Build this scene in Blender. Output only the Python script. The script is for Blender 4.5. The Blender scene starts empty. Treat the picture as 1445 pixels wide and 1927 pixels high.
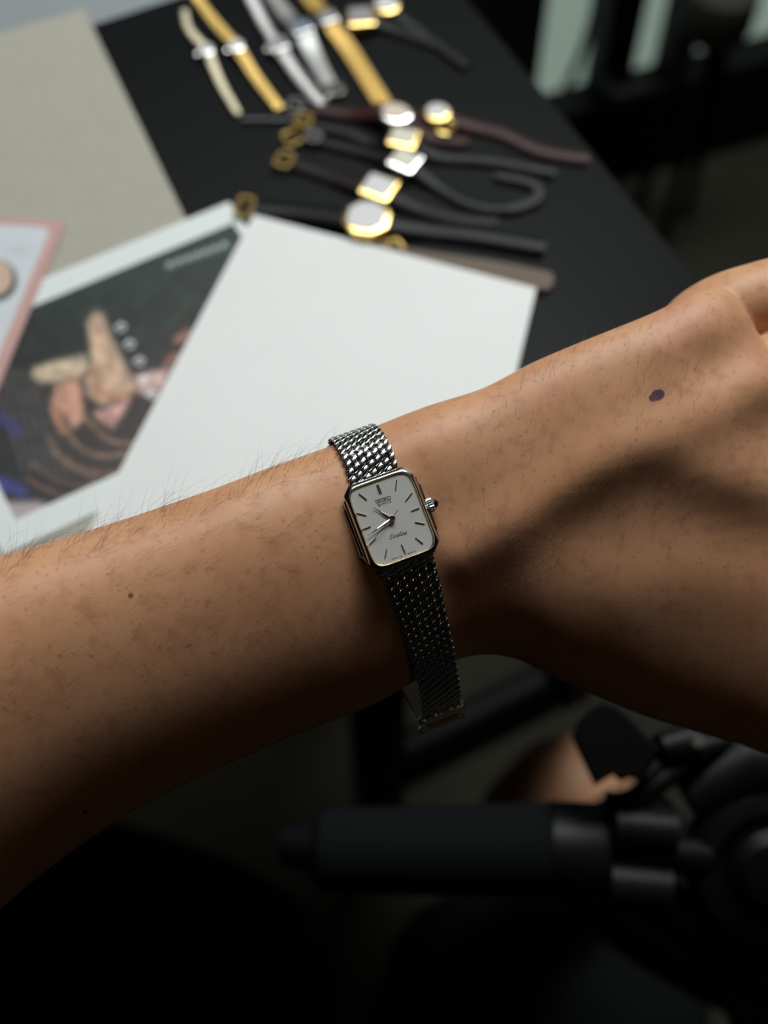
import bpy, bmesh, math, random
import numpy as np
from mathutils import Vector, Matrix, noise
from mathutils.bvhtree import BVHTree

random.seed(7)
rng = np.random.default_rng(7)
SC = bpy.context.scene
COL = SC.collection

# ------------------------------------------------------------------ camera
W_PX, H_PX, F_PX = 1445.0, 1927.0, 2400.0
TABLE_Z = 0.74
PITCH = math.radians(60)
CAM = Vector((0, 0, TABLE_Z + 0.40))
AX_R = Vector((1, 0, 0))
AX_U = Vector((0, math.sin(PITCH), math.cos(PITCH)))
AX_B = Vector((0, -math.cos(PITCH), math.sin(PITCH)))
cam_data = bpy.data.cameras.new('camera')
cam_data.sensor_fit = 'VERTICAL'
cam_data.sensor_height = 36
cam_data.lens = F_PX / H_PX * 36
cam_data.clip_start = 0.01
cam_data.dof.use_dof = True
cam_data.dof.focus_distance = 0.300
cam_data.dof.aperture_fstop = 7.5
cam_o = bpy.data.objects.new('camera', cam_data)
COL.objects.link(cam_o)
cam_o.location = CAM
cam_o.rotation_euler = (math.pi / 2 - PITCH, 0, 0)
SC.camera = cam_o

# ------------------------------------------------------------------ light and exposure
SC.view_settings.view_transform = 'Standard'
SC.view_settings.look = 'None'
SC.view_settings.exposure = 0.0
SC.view_settings.gamma = 1.0
wd = bpy.data.worlds.new('world')
SC.world = wd
wd.use_nodes = True
wd.node_tree.nodes['Background'].inputs[0].default_value = (0.75, 0.85, 1.0, 1)
wd.node_tree.nodes['Background'].inputs[1].default_value = 0.002


def area(name, loc, target, sx, sy, power, color):
    l = bpy.data.lights.new(name, 'AREA')
    l.shape = 'RECTANGLE'
    l.size, l.size_y, l.energy, l.color = sx, sy, power, color
    o = bpy.data.objects.new(name, l)
    COL.objects.link(o)
    o.location = loc
    o.rotation_euler = (Vector(target) - Vector(loc)).to_track_quat('-Z', 'Y').to_euler()
    return o


area('window_daylight', (0.02, 1.10, 1.80), (0.0, 0.28, 0.80), 1.15, 0.74, 49.0, (0.97, 1.0, 0.985))
area('added_glint_light', (0.55, -0.75, 1.95), (0.0, 0.1, 0.85), 0.035, 0.035, 0.24, (1.0, 0.72, 0.42))  # added warm light behind the camera, puts glints on the lower bracelet

# ------------------------------------------------------------------ coordinates
def cam(x, y, z):
    """point at depth z along the view through a photo pixel"""
    return CAM + AX_R * ((x - 722.5) / F_PX * z) - AX_U * ((y - 963.5) / F_PX * z) - AX_B * z


def ray(x, y):
    return (AX_R * ((x - 722.5) / F_PX) - AX_U * ((y - 963.5) / F_PX) - AX_B)


def gp(x, y, h=TABLE_Z):
    """where the view through a pixel meets the horizontal plane at height h"""
    d = ray(x, y)
    return CAM + d * ((h - CAM.z) / d.z)


def proj(p):
    q = Vector(p) - CAM
    z = -q.dot(AX_B)
    return 722.5 + q.dot(AX_R) / z * F_PX, 963.5 - q.dot(AX_U) / z * F_PX


def lin(c):
    return tuple(((v / 255) / 12.92 if v / 255 <= 0.04045 else ((v / 255 + 0.055) / 1.055) ** 2.4) for v in c)


# ------------------------------------------------------------------ materials
def mat(name, color, rough=0.5, metal=0.0, spec=0.5, bump=None, coat=0.0, var=None, emis=None, sss=0.0, aniso=0.0):
    m = bpy.data.materials.new(name)
    m.use_nodes = True
    nt = m.node_tree
    b = nt.nodes['Principled BSDF']
    b.inputs['Base Color'].default_value = (*color, 1)
    b.inputs['Roughness'].default_value = rough
    b.inputs['Metallic'].default_value = metal
    b.inputs['Specular IOR Level'].default_value = spec
    b.inputs['Coat Weight'].default_value = coat
    if sss:
        b.inputs['Subsurface Weight'].default_value = sss
    if bump or var:
        tc = nt.nodes.new('ShaderNodeTexCoord')
    if var:   # (scale, second colour)
        n = nt.nodes.new('ShaderNodeTexNoise')
        n.inputs['Scale'].default_value = var[0]
        n.inputs['Detail'].default_value = 6
        mx = nt.nodes.new('ShaderNodeMix')
        mx.data_type = 'RGBA'
        rp = nt.nodes.new('ShaderNodeMapRange')
        rp.inputs[1].default_value, rp.inputs[2].default_value = 0.35, 0.65
        nt.links.new(tc.outputs['Object'], n.inputs['Vector'])
        nt.links.new(n.outputs['Fac'], rp.inputs[0])
        nt.links.new(rp.outputs[0], mx.inputs[0])
        mx.inputs[6].default_value = (*color, 1)
        mx.inputs[7].default_value = (*var[1], 1)
        nt.links.new(mx.outputs[2], b.inputs['Base Color'])
    if bump:  # (scale, strength, distance)
        n = nt.nodes.new('ShaderNodeTexNoise')
        n.inputs['Scale'].default_value = bump[0]
        n.inputs['Detail'].default_value = 4
        bp = nt.nodes.new('ShaderNodeBump')
        bp.inputs['Strength'].default_value = bump[1]
        bp.inputs['Distance'].default_value = bump[2]
        nt.links.new(tc.outputs['Object'], n.inputs['Vector'])
        nt.links.new(n.outputs['Fac'], bp.inputs['Height'])
        nt.links.new(bp.outputs['Normal'], b.inputs['Normal'])
    if emis:
        b.inputs['Emission Color'].default_value = (*emis[0], 1)
        b.inputs['Emission Strength'].default_value = emis[1]
    return m


M = {}
M['steel'] = mat('polished_steel', (0.78, 0.77, 0.75), 0.19, 1.0)
M['gold_dull'] = mat('dull_gold', (0.36, 0.25, 0.09), 0.5, 1.0)
M['steel_dull'] = mat('dull_steel', (0.20, 0.20, 0.20), 0.5, 1.0)
M['band_steel'] = mat('brushed_band_steel', (0.84, 0.83, 0.81), 0.17, 1.0)
M['steel_soft'] = mat('satin_steel', (0.52, 0.52, 0.51), 0.36, 1.0)
M['steel_dark'] = mat('near_black_steel', (0.03, 0.03, 0.03), 0.5, 1.0)  # near-black backing behind the gaps of the woven bracelet
M['gold'] = mat('gold_plate', (0.86, 0.62, 0.22), 0.25, 1.0)
M['gold_soft'] = mat('satin_gold', (0.60, 0.41, 0.14), 0.42, 1.0)
M['brass'] = mat('brass', (0.80, 0.56, 0.22), 0.22, 1.0)
M['twotone'] = mat('pale_gold', (0.66, 0.60, 0.44), 0.40, 1.0)
M['hand_steel'] = mat('tinted_steel_hands', (0.50, 0.42, 0.40), 0.22, 1.0)
M['marker'] = mat('applied_marker_metal', (0.60, 0.50, 0.44), 0.28, 1.0)
M['dial'] = mat('silver_white_dial', (0.66, 0.655, 0.63), 0.42, 0.25, 0.5, bump=(1600, 0.35, 0.00006))
M['ink'] = mat('black_ink', (0.012, 0.012, 0.014), 0.5)
M['stone'] = mat('black_crown_stone', (0.004, 0.004, 0.008), 0.08, 0, 0.7)
M['dial_white'] = mat('white_dial', (0.66, 0.66, 0.67), 0.4)
M['dial_rose'] = mat('pinkish_dial', (0.72, 0.58, 0.50), 0.4)
M['dial_cream'] = mat('cream_dial', (0.70, 0.66, 0.55), 0.4)
M['dial_blue'] = mat('grey_blue_dial', (0.16, 0.22, 0.28), 0.4)
M['dial_grey'] = mat('grey_dial', (0.28, 0.28, 0.28), 0.4)
M['leather_black'] = mat('black_leather', (0.005, 0.005, 0.006), 0.42, 0, 0.20, bump=(900, 0.5, 0.0004))
M['leather_brown'] = mat('dark_brown_leather', (0.035, 0.010, 0.009), 0.45, 0, 0.25, bump=(900, 0.5, 0.0004))
M['leather_umber'] = mat('umber_leather', (0.013, 0.008, 0.008), 0.45, 0, 0.18, bump=(900, 0.5, 0.0004))
M['suede'] = mat('taupe_suede', (0.19, 0.15, 0.12), 0.95, 0, 0.1, bump=(1200, 0.5, 0.0004))
M['table'] = mat('black_laminate', (0.0038, 0.0042, 0.0050), 0.45, 0, 0.10, bump=(1500, 0.1, 0.0001))
M['desk_mat'] = mat('warm_grey_mat', lin((176, 173, 160)), 0.75, 0, 0.3, bump=(700, 0.3, 0.0002), var=(350, lin((168, 165, 153))))
M['paper'] = mat('white_card', (0.84, 0.85, 0.845), 0.6, 0, 0.3, var=(14, (0.81, 0.82, 0.815)))
M['metal_black'] = mat('black_metal', (0.004, 0.004, 0.0045), 0.5, 0, 0.12)
M['plastic_black'] = mat('black_plastic', (0.0035, 0.0038, 0.0045), 0.46, 0, 0.2, bump=(1200, 0.2, 0.0002))
M['foam'] = mat('grey_black_foam_grip', (0.0035, 0.0045, 0.0052), 0.85, 0, 0.12)
M['fabric_black'] = mat('black_nylon', (0.003, 0.004, 0.0043), 0.85, 0, 0.2, bump=(500, 0.5, 0.0006))
M['floor'] = mat('dark_taupe_floor', (0.031, 0.0285, 0.020), 0.8, 0, 0.15, bump=(60, 0.3, 0.001), var=(9, (0.026, 0.024, 0.017)))
M['wall'] = mat('black_partition', (0.006, 0.007, 0.007), 0.6)
M['pane'] = mat('frosted_mint_pane', (0.25, 0.32, 0.28), 0.5, emis=((0.19, 0.25, 0.21), 1.0))
M['cabinet'] = mat('lavender_grey_cabinet', lin((140, 146, 150)), 0.6, 0, 0.3)
M['blob'] = mat('dark_brown_wood', (0.030, 0.026, 0.018), 0.7)
M['hair'] = mat('dark_hair', (0.020, 0.011, 0.007), 0.5)


def glass_material():
    m = bpy.data.materials.new('thin_crystal')
    m.use_nodes = True
    nt = m.node_tree
    nt.nodes.clear()
    out = nt.nodes.new('ShaderNodeOutputMaterial')
    mx = nt.nodes.new('ShaderNodeMixShader')
    t = nt.nodes.new('ShaderNodeBsdfTransparent')
    g = nt.nodes.new('ShaderNodeBsdfGlossy')
    g.inputs['Roughness'].default_value = 0.02
    fr = nt.nodes.new('ShaderNodeLayerWeight')
    fr.inputs['Blend'].default_value = 0.35
    rm = nt.nodes.new('ShaderNodeMapRange')
    rm.inputs[1].default_value, rm.inputs[2].default_value = 0.0, 1.0
    rm.inputs[3].default_value, rm.inputs[4].default_value = 0.015, 0.25
    nt.links.new(fr.outputs['Facing'], rm.inputs[0])
    nt.links.new(rm.outputs[0], mx.inputs[0])
    nt.links.new(t.outputs[0], mx.inputs[1])
    nt.links.new(g.outputs[0], mx.inputs[2])
    nt.links.new(mx.outputs[0], out.inputs['Surface'])
    return m


M['crystal'] = glass_material()


# ------------------------------------------------------------------ mesh helpers
class MB:
    def __init__(s):
        s.v, s.f = [], []

    def add(s, vs, fs):
        n = len(s.v)
        s.v += [tuple(v) for v in vs]
        s.f += [tuple(i + n for i in f) for f in fs]
        return s

    def prism(s, outline, z0, z1, bev=0.0, mtx=None):
        """closed outline [(x,y)] extruded z0..z1, top edge chamfered by bev"""
        n = len(outline)
        cx = sum(p[0] for p in outline) / n
        cy = sum(p[1] for p in outline) / n
        rows = [(z0, 1.0, 0)]
        rings = [[(x, y, z0) for x, y in outline]]
        if bev > 0:
            rings.append([(x, y, z1 - bev) for x, y in outline])
            k = []
            for x, y in outline:
                d = math.hypot(x - cx, y - cy)
                q = max(0.0, 1 - bev * 1.15 / d)
                k.append((cx + (x - cx) * q, cy + (y - cy) * q, z1))
            mid = [((a[0] + b[0] * 1) / 2 + (a[0] - b[0]) * 0.2, (a[1] + b[1]) / 2 + (a[1] - b[1]) * 0.2, z1 - bev * 0.3) for a, b in zip(rings[-1], k)]
            rings += [mid, k]
        else:
            rings.append([(x, y, z1) for x, y in outline])
        return s.rings(rings, mtx)

    def rings(s, rings, mtx=None, cap=True, closed=True):
        n = len(rings[0])
        vs = [Vector(p) for r in rings for p in r]
        if mtx is not None:
            vs = [mtx @ v for v in vs]
        fs = []
        for i in range(len(rings) - 1):
            for j in range(n if closed else n - 1):
                a, b = i * n + j, i * n + (j + 1) % n
                fs.append((a, b, b + n, a + n))
        if cap:
            fs.append(tuple(range(n))[::-1])
            m = (len(rings) - 1) * n
            fs.append(tuple(m + j for j in range(n)))
        return s.add(vs, fs)

    def box(s, sx, sy, sz, mtx=None, bev=0.0):
        o = [(-sx / 2, -sy / 2), (sx / 2, -sy / 2), (sx / 2, sy / 2), (-sx / 2, sy / 2)]
        return s.prism(o, -sz / 2, sz / 2, bev, mtx)

    def tube(s, pts, rads, n=16, cap=True):
        pts = [Vector(p) for p in pts]
        if not hasattr(rads, '__len__'):
            rads = [rads] * len(pts)
        rings = []
        ref = None
        for i, p in enumerate(pts):
            t = (pts[min(i + 1, len(pts) - 1)] - pts[max(i - 1, 0)]).normalized()
            if ref is None:
                ref = t.orthogonal().normalized()
            ref = (ref - t * ref.dot(t)).normalized()
            bn = t.cross(ref)
            rings.append([p + (ref * math.cos(a) + bn * math.sin(a)) * rads[i] for a in [2 * math.pi * k / n for k in range(n)]])
        return s.rings(rings, None, cap)

    def capsule(s, pts, rads, n=20, steps=8):
        """smooth tapered chain with round ends"""
        pts = [Vector(p) for p in pts]
        P, Rr = [], []
        m = len(pts)
        for i in range(m - 1):
            p0, p1, p2, p3 = pts[max(i - 1, 0)], pts[i], pts[i + 1], pts[min(i + 2, m - 1)]
            for k in range(steps):
                t = k / steps
                P.append(0.5 * ((2 * p1) + (p2 - p0) * t + (2 * p0 - 5 * p1 + 4 * p2 - p3) * t * t + (3 * p1 - 3 * p2 + p3 - p0) * t ** 3))
                u = t * t * (3 - 2 * t)
                Rr.append(rads[i] * (1 - u) + rads[i + 1] * u)
        P.append(pts[-1])
        Rr.append(rads[-1])
        d0 = (P[0] - P[1]).normalized()
        d1 = (P[-1] - P[-2]).normalized()
        h = [math.radians(a) for a in (85, 60, 35, 15)]
        s0 = [(P[0] + d0 * Rr[0] * math.sin(a), Rr[0] * math.cos(a)) for a in h]
        s1 = [(P[-1] + d1 * Rr[-1] * math.sin(a), Rr[-1] * math.cos(a)) for a in h[::-1]]
        allp = [a[0] for a in s0] + P + [a[0] for a in s1]
        allr = [a[1] for a in s0] + Rr + [a[1] for a in s1]
        return s.tube(allp, allr, n)

    def ellipsoid(s, c, ax, n=12, m=8):
        """ax: three half-axis vectors"""
        vs, fs = [], []
        for i in range(1, m):
            th = math.pi * i / m
            for j in range(n):
                ph = 2 * math.pi * j / n
                vs.append(c + ax[0] * math.sin(th) * math.cos(ph) + ax[1] * math.sin(th) * math.sin(ph) + ax[2] * math.cos(th))
        top, bot = len(vs), len(vs) + 1
        vs += [c + ax[2], c - ax[2]]
        for i in range(m - 2):
            for j in range(n):
                a, b = i * n + j, i * n + (j + 1) % n
                fs.append((a, a + n, b + n, b))
        for j in range(n):
            fs.append((top, j, (j + 1) % n))
            q = (m - 2) * n
            fs.append((bot, q + (j + 1) % n, q + j))
        return s.add(vs, fs)

    def grain(s, c, wa, la, na):
        """pointed, low domed leaf"""
        rs = []
        for f in (-1, -.82, -.5, 0, .5, .82, 1):
            w = max(.08, (1 - abs(f) ** 1.7) ** .8) if abs(f) < 1 else .08
            hgt = .25 + .75 * (1 - f * f)
            o = []
            for a, q in ((-1, 0), (-.82, .62), (-.4, .95), (.4, .95), (.82, .62), (1, 0), (.7, -.8), (-.7, -.8)):
                o.append(c + la * f + wa * (a * w) + na * (q * hgt))
            rs.append(o)
        return s.rings(rs)

    def build(s, name, material, parent=None, smooth=35, local=None):
        me = bpy.data.meshes.new(name)
        vs = s.v
        if local is not None:
            inv = local.inverted()
            vs = [tuple(inv @ Vector(v)) for v in vs]
        me.from_pydata(vs, [], s.f)
        me.validate()
        bm = bmesh.new()
        bm.from_mesh(me)
        bmesh.ops.recalc_face_normals(bm, faces=bm.faces)
        bm.to_mesh(me)
        bm.free()
        if smooth:
            me.polygons.foreach_set('use_smooth', [True] * len(me.polygons))
            try:
                me.set_sharp_from_angle(angle=math.radians(smooth))
            except Exception:
                pass
        if material:
            me.materials.append(material)
        o = bpy.data.objects.new(name, me)
        COL.objects.link(o)
        if parent is not None:
            o.parent = parent
        return o


def tag(o, label=None, cat=None, group=None, kind=None):
    if label:
        o['label'] = label
    if cat:
        o['category'] = cat
    if group:
        o['group'] = group
    if kind:
        o['kind'] = kind
    return o


def empty(name, mtx):
    o = bpy.data.objects.new(name, None)
    COL.objects.link(o)
    o.empty_display_size = 0.01
    o.matrix_world = mtx
    return o


def octagon(hw, hh, cx, cy):
    return [(-hw + cx, -hh), (hw - cx, -hh), (hw, -hh + cy), (hw, hh - cy), (hw - cx, hh), (-hw + cx, hh), (-hw, hh - cy), (-hw, -hh + cy)]


def rrect(hw, hh, r, n=6):
    o = []
    for cx, cy, a0 in ((hw - r, hh - r, 0), (-hw + r, hh - r, 90), (-hw + r, -hh + r, 180), (hw - r, -hh + r, 270)):
        for k in range(n + 1):
            a = math.radians(a0 + 90 * k / n)
            o.append((cx + r * math.cos(a), cy + r * math.sin(a)))
    return o


def circle(rx, ry, n=32):
    return [(rx * math.cos(2 * math.pi * k / n), ry * math.sin(2 * math.pi * k / n)) for k in range(n)]


def frame_of(x, y, z, o):
    m = Matrix.Identity(4)
    for i, a in enumerate((x, y, z)):
        for k in range(3):
            m[k][i] = a[k]
    m.translation = o
    return m


# ------------------------------------------------------------------ setting
fl = MB().box(6, 6, 0.02, Matrix.Translation((0, 1.2, -0.01)))
tag(fl.build('floor', M['floor'], smooth=0), kind='structure')

# glazed partition at the back right
wA, wB = gp(1150, 322, 0), gp(1445, 238, 0)
wd_ = (wB - wA).normalized()
wn = Vector((wd_.y, -wd_.x, 0))     # towards the camera


def on_wall(x, y):
    d = ray(x, y)
    t = (wA - CAM).dot(wn) / d.dot(wn)
    p = CAM + d * t
    return (p - wA).dot(wd_), p.z


WM = frame_of(wd_, -wn, Vector((0, 0, 1)), wA)     # x along the wall, y away from the room, z up
wall = empty('wall_back', WM)
tag(wall, kind='structure')


def wbox(x0, x1, z0, z1, y0, y1, name, m, parent=wall, bev=0.0):
    b = MB().box(x1 - x0, y1 - y0, z1 - z0, Matrix.Translation(((x0 + x1) / 2, (y0 + y1) / 2, (z0 + z1) / 2)), bev)
    return b.build(name, m, parent, smooth=0)


s0, zb = on_wall(1040, 205)
s1 = on_wall(1128, 90)[0]
s2 = on_wall(1190, 90)[0]
s3 = on_wall(1262, 60)[0]
s4 = on_wall(1303, 60)[0]
zb = on_wall(1240, 143)[1]
sl = on_wall(1012, 150)[0]
wbox(sl - 2.0, sl, 0, 2.4, 0, 0.06, 'solid_panel', M['wall'])
wbox(sl, s4 + 1.6, 0, zb, -0.02, 0.06, 'bottom_rail', M['metal_black'])
wbox(sl, s4 + 1.6, 2.2, 2.4, 0, 0.06, 'top_rail', M['metal_black'])
wbox(s1, s2, zb, 2.2, -0.01, 0.06, 'mullion', M['metal_black'])
wbox(s3, s4, zb, 2.2, -0.01, 0.06, 'mullion', M['metal_black'])
for i, (a, b) in enumerate(((sl, s1), (s2, s3), (s4, s4 + 1.5))):
    w = wbox(a, b, zb, 2.2, 0.02, 0.03, 'window_%d' % (i + 1), M['pane'], None)
    w.matrix_world = WM
    tag(w, kind='structure')

# cable in front of the first pane
c0 = []
for x, y in ((1132, -60), (1122, 0), (1108, 60), (1085, 120), (1066, 165), (1056, 215)):
    d = ray(x, y)
    p = CAM + d * (((wA + wn * 0.05) - CAM).dot(wn) / d.dot(wn))
    c0.append(p)
c0.append(Vector((c0[-1].x, c0[-1].y, 0.02)))
cb = MB().capsule(c0, [0.0045] * len(c0), 10, 5).build('cable', mat('grey_cable', (0.12, 0.15, 0.14), 0.5))
tag(cb, 'grey cable hanging in front of the leftmost pale green pane', 'cable')
# door handle like catch on the first mullion
hx, hz = on_wall(1172, 128)
hd = MB()
hd.tube([WM @ Vector((hx - 0.03, -0.04, hz)), WM @ Vector((hx + 0.005, -0.05, hz + 0.01))], 0.014, 12)
hd.tube([WM @ Vector((hx - 0.03, -0.045, hz)), WM @ Vector((hx - 0.03, 0.0, hz))], 0.010, 12)
hdo = hd.build('window_catch', M['metal_black'], local=WM)
hdo.parent = wall
# round wooden seats standing behind the bars
def stool(x, y, r, lab):
    d = ray(x, y)
    p = CAM + d * (((wA + wn * 0.10) - CAM).dot(wn) / d.dot(wn))
    root = empty('round_stool', Matrix.Translation((p.x, p.y, 0)))
    tag(root, lab, 'stool', 'stools by the glazed partition')
    b = MB().rings([[(math.cos(a) * q, math.sin(a) * q, h) for a in [2 * math.pi * k / 28 for k in range(28)]] for q, h in ((r * .9, p.z - .03), (r, p.z - .02), (r, p.z + .01), (r * .92, p.z + .02))])
    b.build('seat', M['blob'], root)
    for k in range(3):
        a = 2 * math.pi * k / 3 + .4
        MB().tube([(math.cos(a) * r * .5, math.sin(a) * r * .5, p.z - .03), (math.cos(a) * r * .95, math.sin(a) * r * .95, 0)], [0.007, 0.006], 10).build('leg', M['metal_black'], root)


stool(1356, 8, 0.036, 'dark brown round stool before the rightmost pale green pane')

# table
tr = (gp(1320, 534) - gp(1135, 308)).normalized()          # towards the viewer along the right edge
tp = Vector((-tr.y, tr.x, 0))
if tp.x > 0:
    tp = -tp                                               # towards the left
RE = gp(1320, 534)
near = (gp(700, 930) - RE).dot(tr)
far = (gp(245, 22) - RE).dot(tr)
TM = frame_of(-tp, -tr, Vector((0, 0, 1)), Vector((RE.x, RE.y, 0)))   # x right, y away, z up; origin on the right edge
table = empty('table', TM)
tag(table, 'black table with a matt top carrying papers and wristwatches', 'table')
TL = 0.75
MB().box(TL, near - far, 0.028, Matrix.Translation((-TL / 2, -(near + far) / 2, TABLE_Z - 0.014)), 0.0015).build('table_top', M['table'], table)
for lx, ly in ((-TL + .05, -near + .05), (-TL + .05, -far - .05), (-.05, -far - .05)):
    MB().box(0.03, 0.03, TABLE_Z - 0.028, Matrix.Translation((lx, ly, (TABLE_Z - 0.028) / 2))).build('leg', M['metal_black'], table)
lp = TM.inverted() @ gp(712, 1545, 0.0)
MB().box(0.030, 0.034, TABLE_Z - 0.028, Matrix.Translation((lp.x, lp.y, (TABLE_Z - 0.028) / 2))).build('leg', M['metal_black'], table)
fa, fb = TM.inverted() @ gp(740, 1425, 0.03), TM.inverted() @ gp(1060, 1262, 0.03)
MB().tube([fa, fb], 0.017, 12).build('foot_bar', M['metal_black'], table)

MB().box(0.016, 0.30, 0.37, Matrix.Translation((-0.012, -near + 0.155, TABLE_Z - 0.028 - 0.185))).build('knee_shade_panel', M['metal_black'], table)  # added unseen panel under the table edge, keeps light off the knee

# pale cabinet beyond the far edge
cabm = TM @ Matrix.Translation((0, -far + 0.012, 0))
cabx = (TM.inverted() @ gp(345, 0, TABLE_Z - .03)).x
cab = empty('side_cabinet', cabm)
tag(cab, 'pale lavender grey cabinet standing beyond the far edge of the table', 'cabinet')
MB().box(0.7, 0.34, 0.70, Matrix.Translation((cabx - 0.35, 0.19, 0.35)), 0.002).build('body', M['cabinet'], cab)
MB().box(0.72, 0.36, 0.018, Matrix.Translation((cabx - 0.35, 0.19, 0.709)), 0.002).build('top_panel', M['cabinet'], cab)


def sheet(name, pts, z, t, m, label, cat, group=None):
    """flat sheet with the world outline pts, resting at height z"""
    b = MB()
    n = len(pts)
    lo = [Vector((p.x, p.y, z)) for p in pts]
    hi = [Vector((p.x, p.y, z + t)) for p in pts]
    b.add(lo + hi, [tuple(range(n))[::-1], tuple(range(n, 2 * n))] + [(i, (i + 1) % n, (i + 1) % n + n, i + n) for i in range(n)])
    o = b.build(name, m, smooth=0)
    return tag(o, label, cat, group)


# grey desk mat
g0, g1 = gp(163, 30), gp(350, 415)
gd = (g1 - g0).normalized()
gl = Vector((gd.y, -gd.x, 0))
if gl.x > 0:
    gl = -gl
corner = g0 - gd * 0.004
Lg = 0.9 * (near - far)
kk = (near - 0.006 - (corner - RE).dot(tr)) / gd.dot(tr)
e1 = corner + gd * kk
e2 = e1 + tp * 0.30
e3 = corner + gl * 0.30
sheet('desk_mat', [corner, e1, e2, e3], TABLE_Z + 0.0001, 0.0010, M['desk_mat'],
      'warm grey desk mat covering the left side of the black table', 'mat')

PZ = TABLE_Z + 0.0012
# white card
sheet('card', [gp(478, 412), gp(1008, 550), gp(951, 790), gp(130, 1078)], PZ + 0.0008, 0.0005, M['paper'],
      'large blank white card lying in the middle of the table', 'card')


def cr(a, b, c, d, t):
    return 0.5 * ((2 * b) + (c - a) * t + (2 * a - 5 * b + 4 * c - d) * t * t + (3 * b - 3 * c + d - a) * t ** 3)


def catmull(P, n=8):
    out = []
    for i in range(len(P) - 1):
        a, b, c, d = P[max(i - 1, 0)], P[i], P[i + 1], P[min(i + 2, len(P) - 1)]
        for k in range(n):
            out.append(cr(a, b, c, d, k / n))
    out.append(P[-1])
    return out


# ---- printed sheets: the picture is the print's own pattern, stored per vertex on a fine grid
def sd_poly(x, y, poly):
    """signed distance, negative inside (numpy)"""
    d = np.full(x.shape, 1e9)
    inside = np.zeros(x.shape, bool)
    n = len(poly)
    for i in range(n):
        ax, ay = poly[i]
        bx, by = poly[(i + 1) % n]
        ex, ey = bx - ax, by - ay
        t = np.clip(((x - ax) * ex + (y - ay) * ey) / (ex * ex + ey * ey + 1e-9), 0, 1)
        d = np.minimum(d, np.hypot(x - ax - ex * t, y - ay - ey * t))
        c = ((ay > y) != (by > y)) & (x < (bx - ax) * (y - ay) / (by - ay + 1e-9) + ax)
        inside ^= c
    return np.where(inside, -d, d)


def sd_line(x, y, pts):
    d = np.full(x.shape, 1e9)
    for (ax, ay), (bx, by) in zip(pts, pts[1:]):
        ex, ey = bx - ax, by - ay
        t = np.clip(((x - ax) * ex + (y - ay) * ey) / (ex * ex + ey * ey + 1e-9), 0, 1)
        d = np.minimum(d, np.hypot(x - ax - ex * t, y - ay - ey * t))
    return d


def blend(c, m, col, a=1.0):
    m = np.clip(m, 0, 1)[..., None] * a
    return c * (1 - m) + np.array(col, float) * m


def vnoise(x, y, s, seed=0):
    r = np.random.default_rng(seed).random((64, 64))
    xs, ys = x / s, y / s
    xi, yi = np.floor(xs).astype(int), np.floor(ys).astype(int)
    fx, fy = xs - xi, ys - yi
    fx, fy = fx * fx * (3 - 2 * fx), fy * fy * (3 - 2 * fy)
    g = lambda a, b: r[a % 64, b % 64]
    return (g(xi, yi) * (1 - fx) + g(xi + 1, yi) * fx) * (1 - fy) + (g(xi, yi + 1) * (1 - fx) + g(xi + 1, yi + 1) * fx) * fy


def soft(d, w=3.0):
    return np.clip(0.5 - d / (2 * w), 0, 1)


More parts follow.
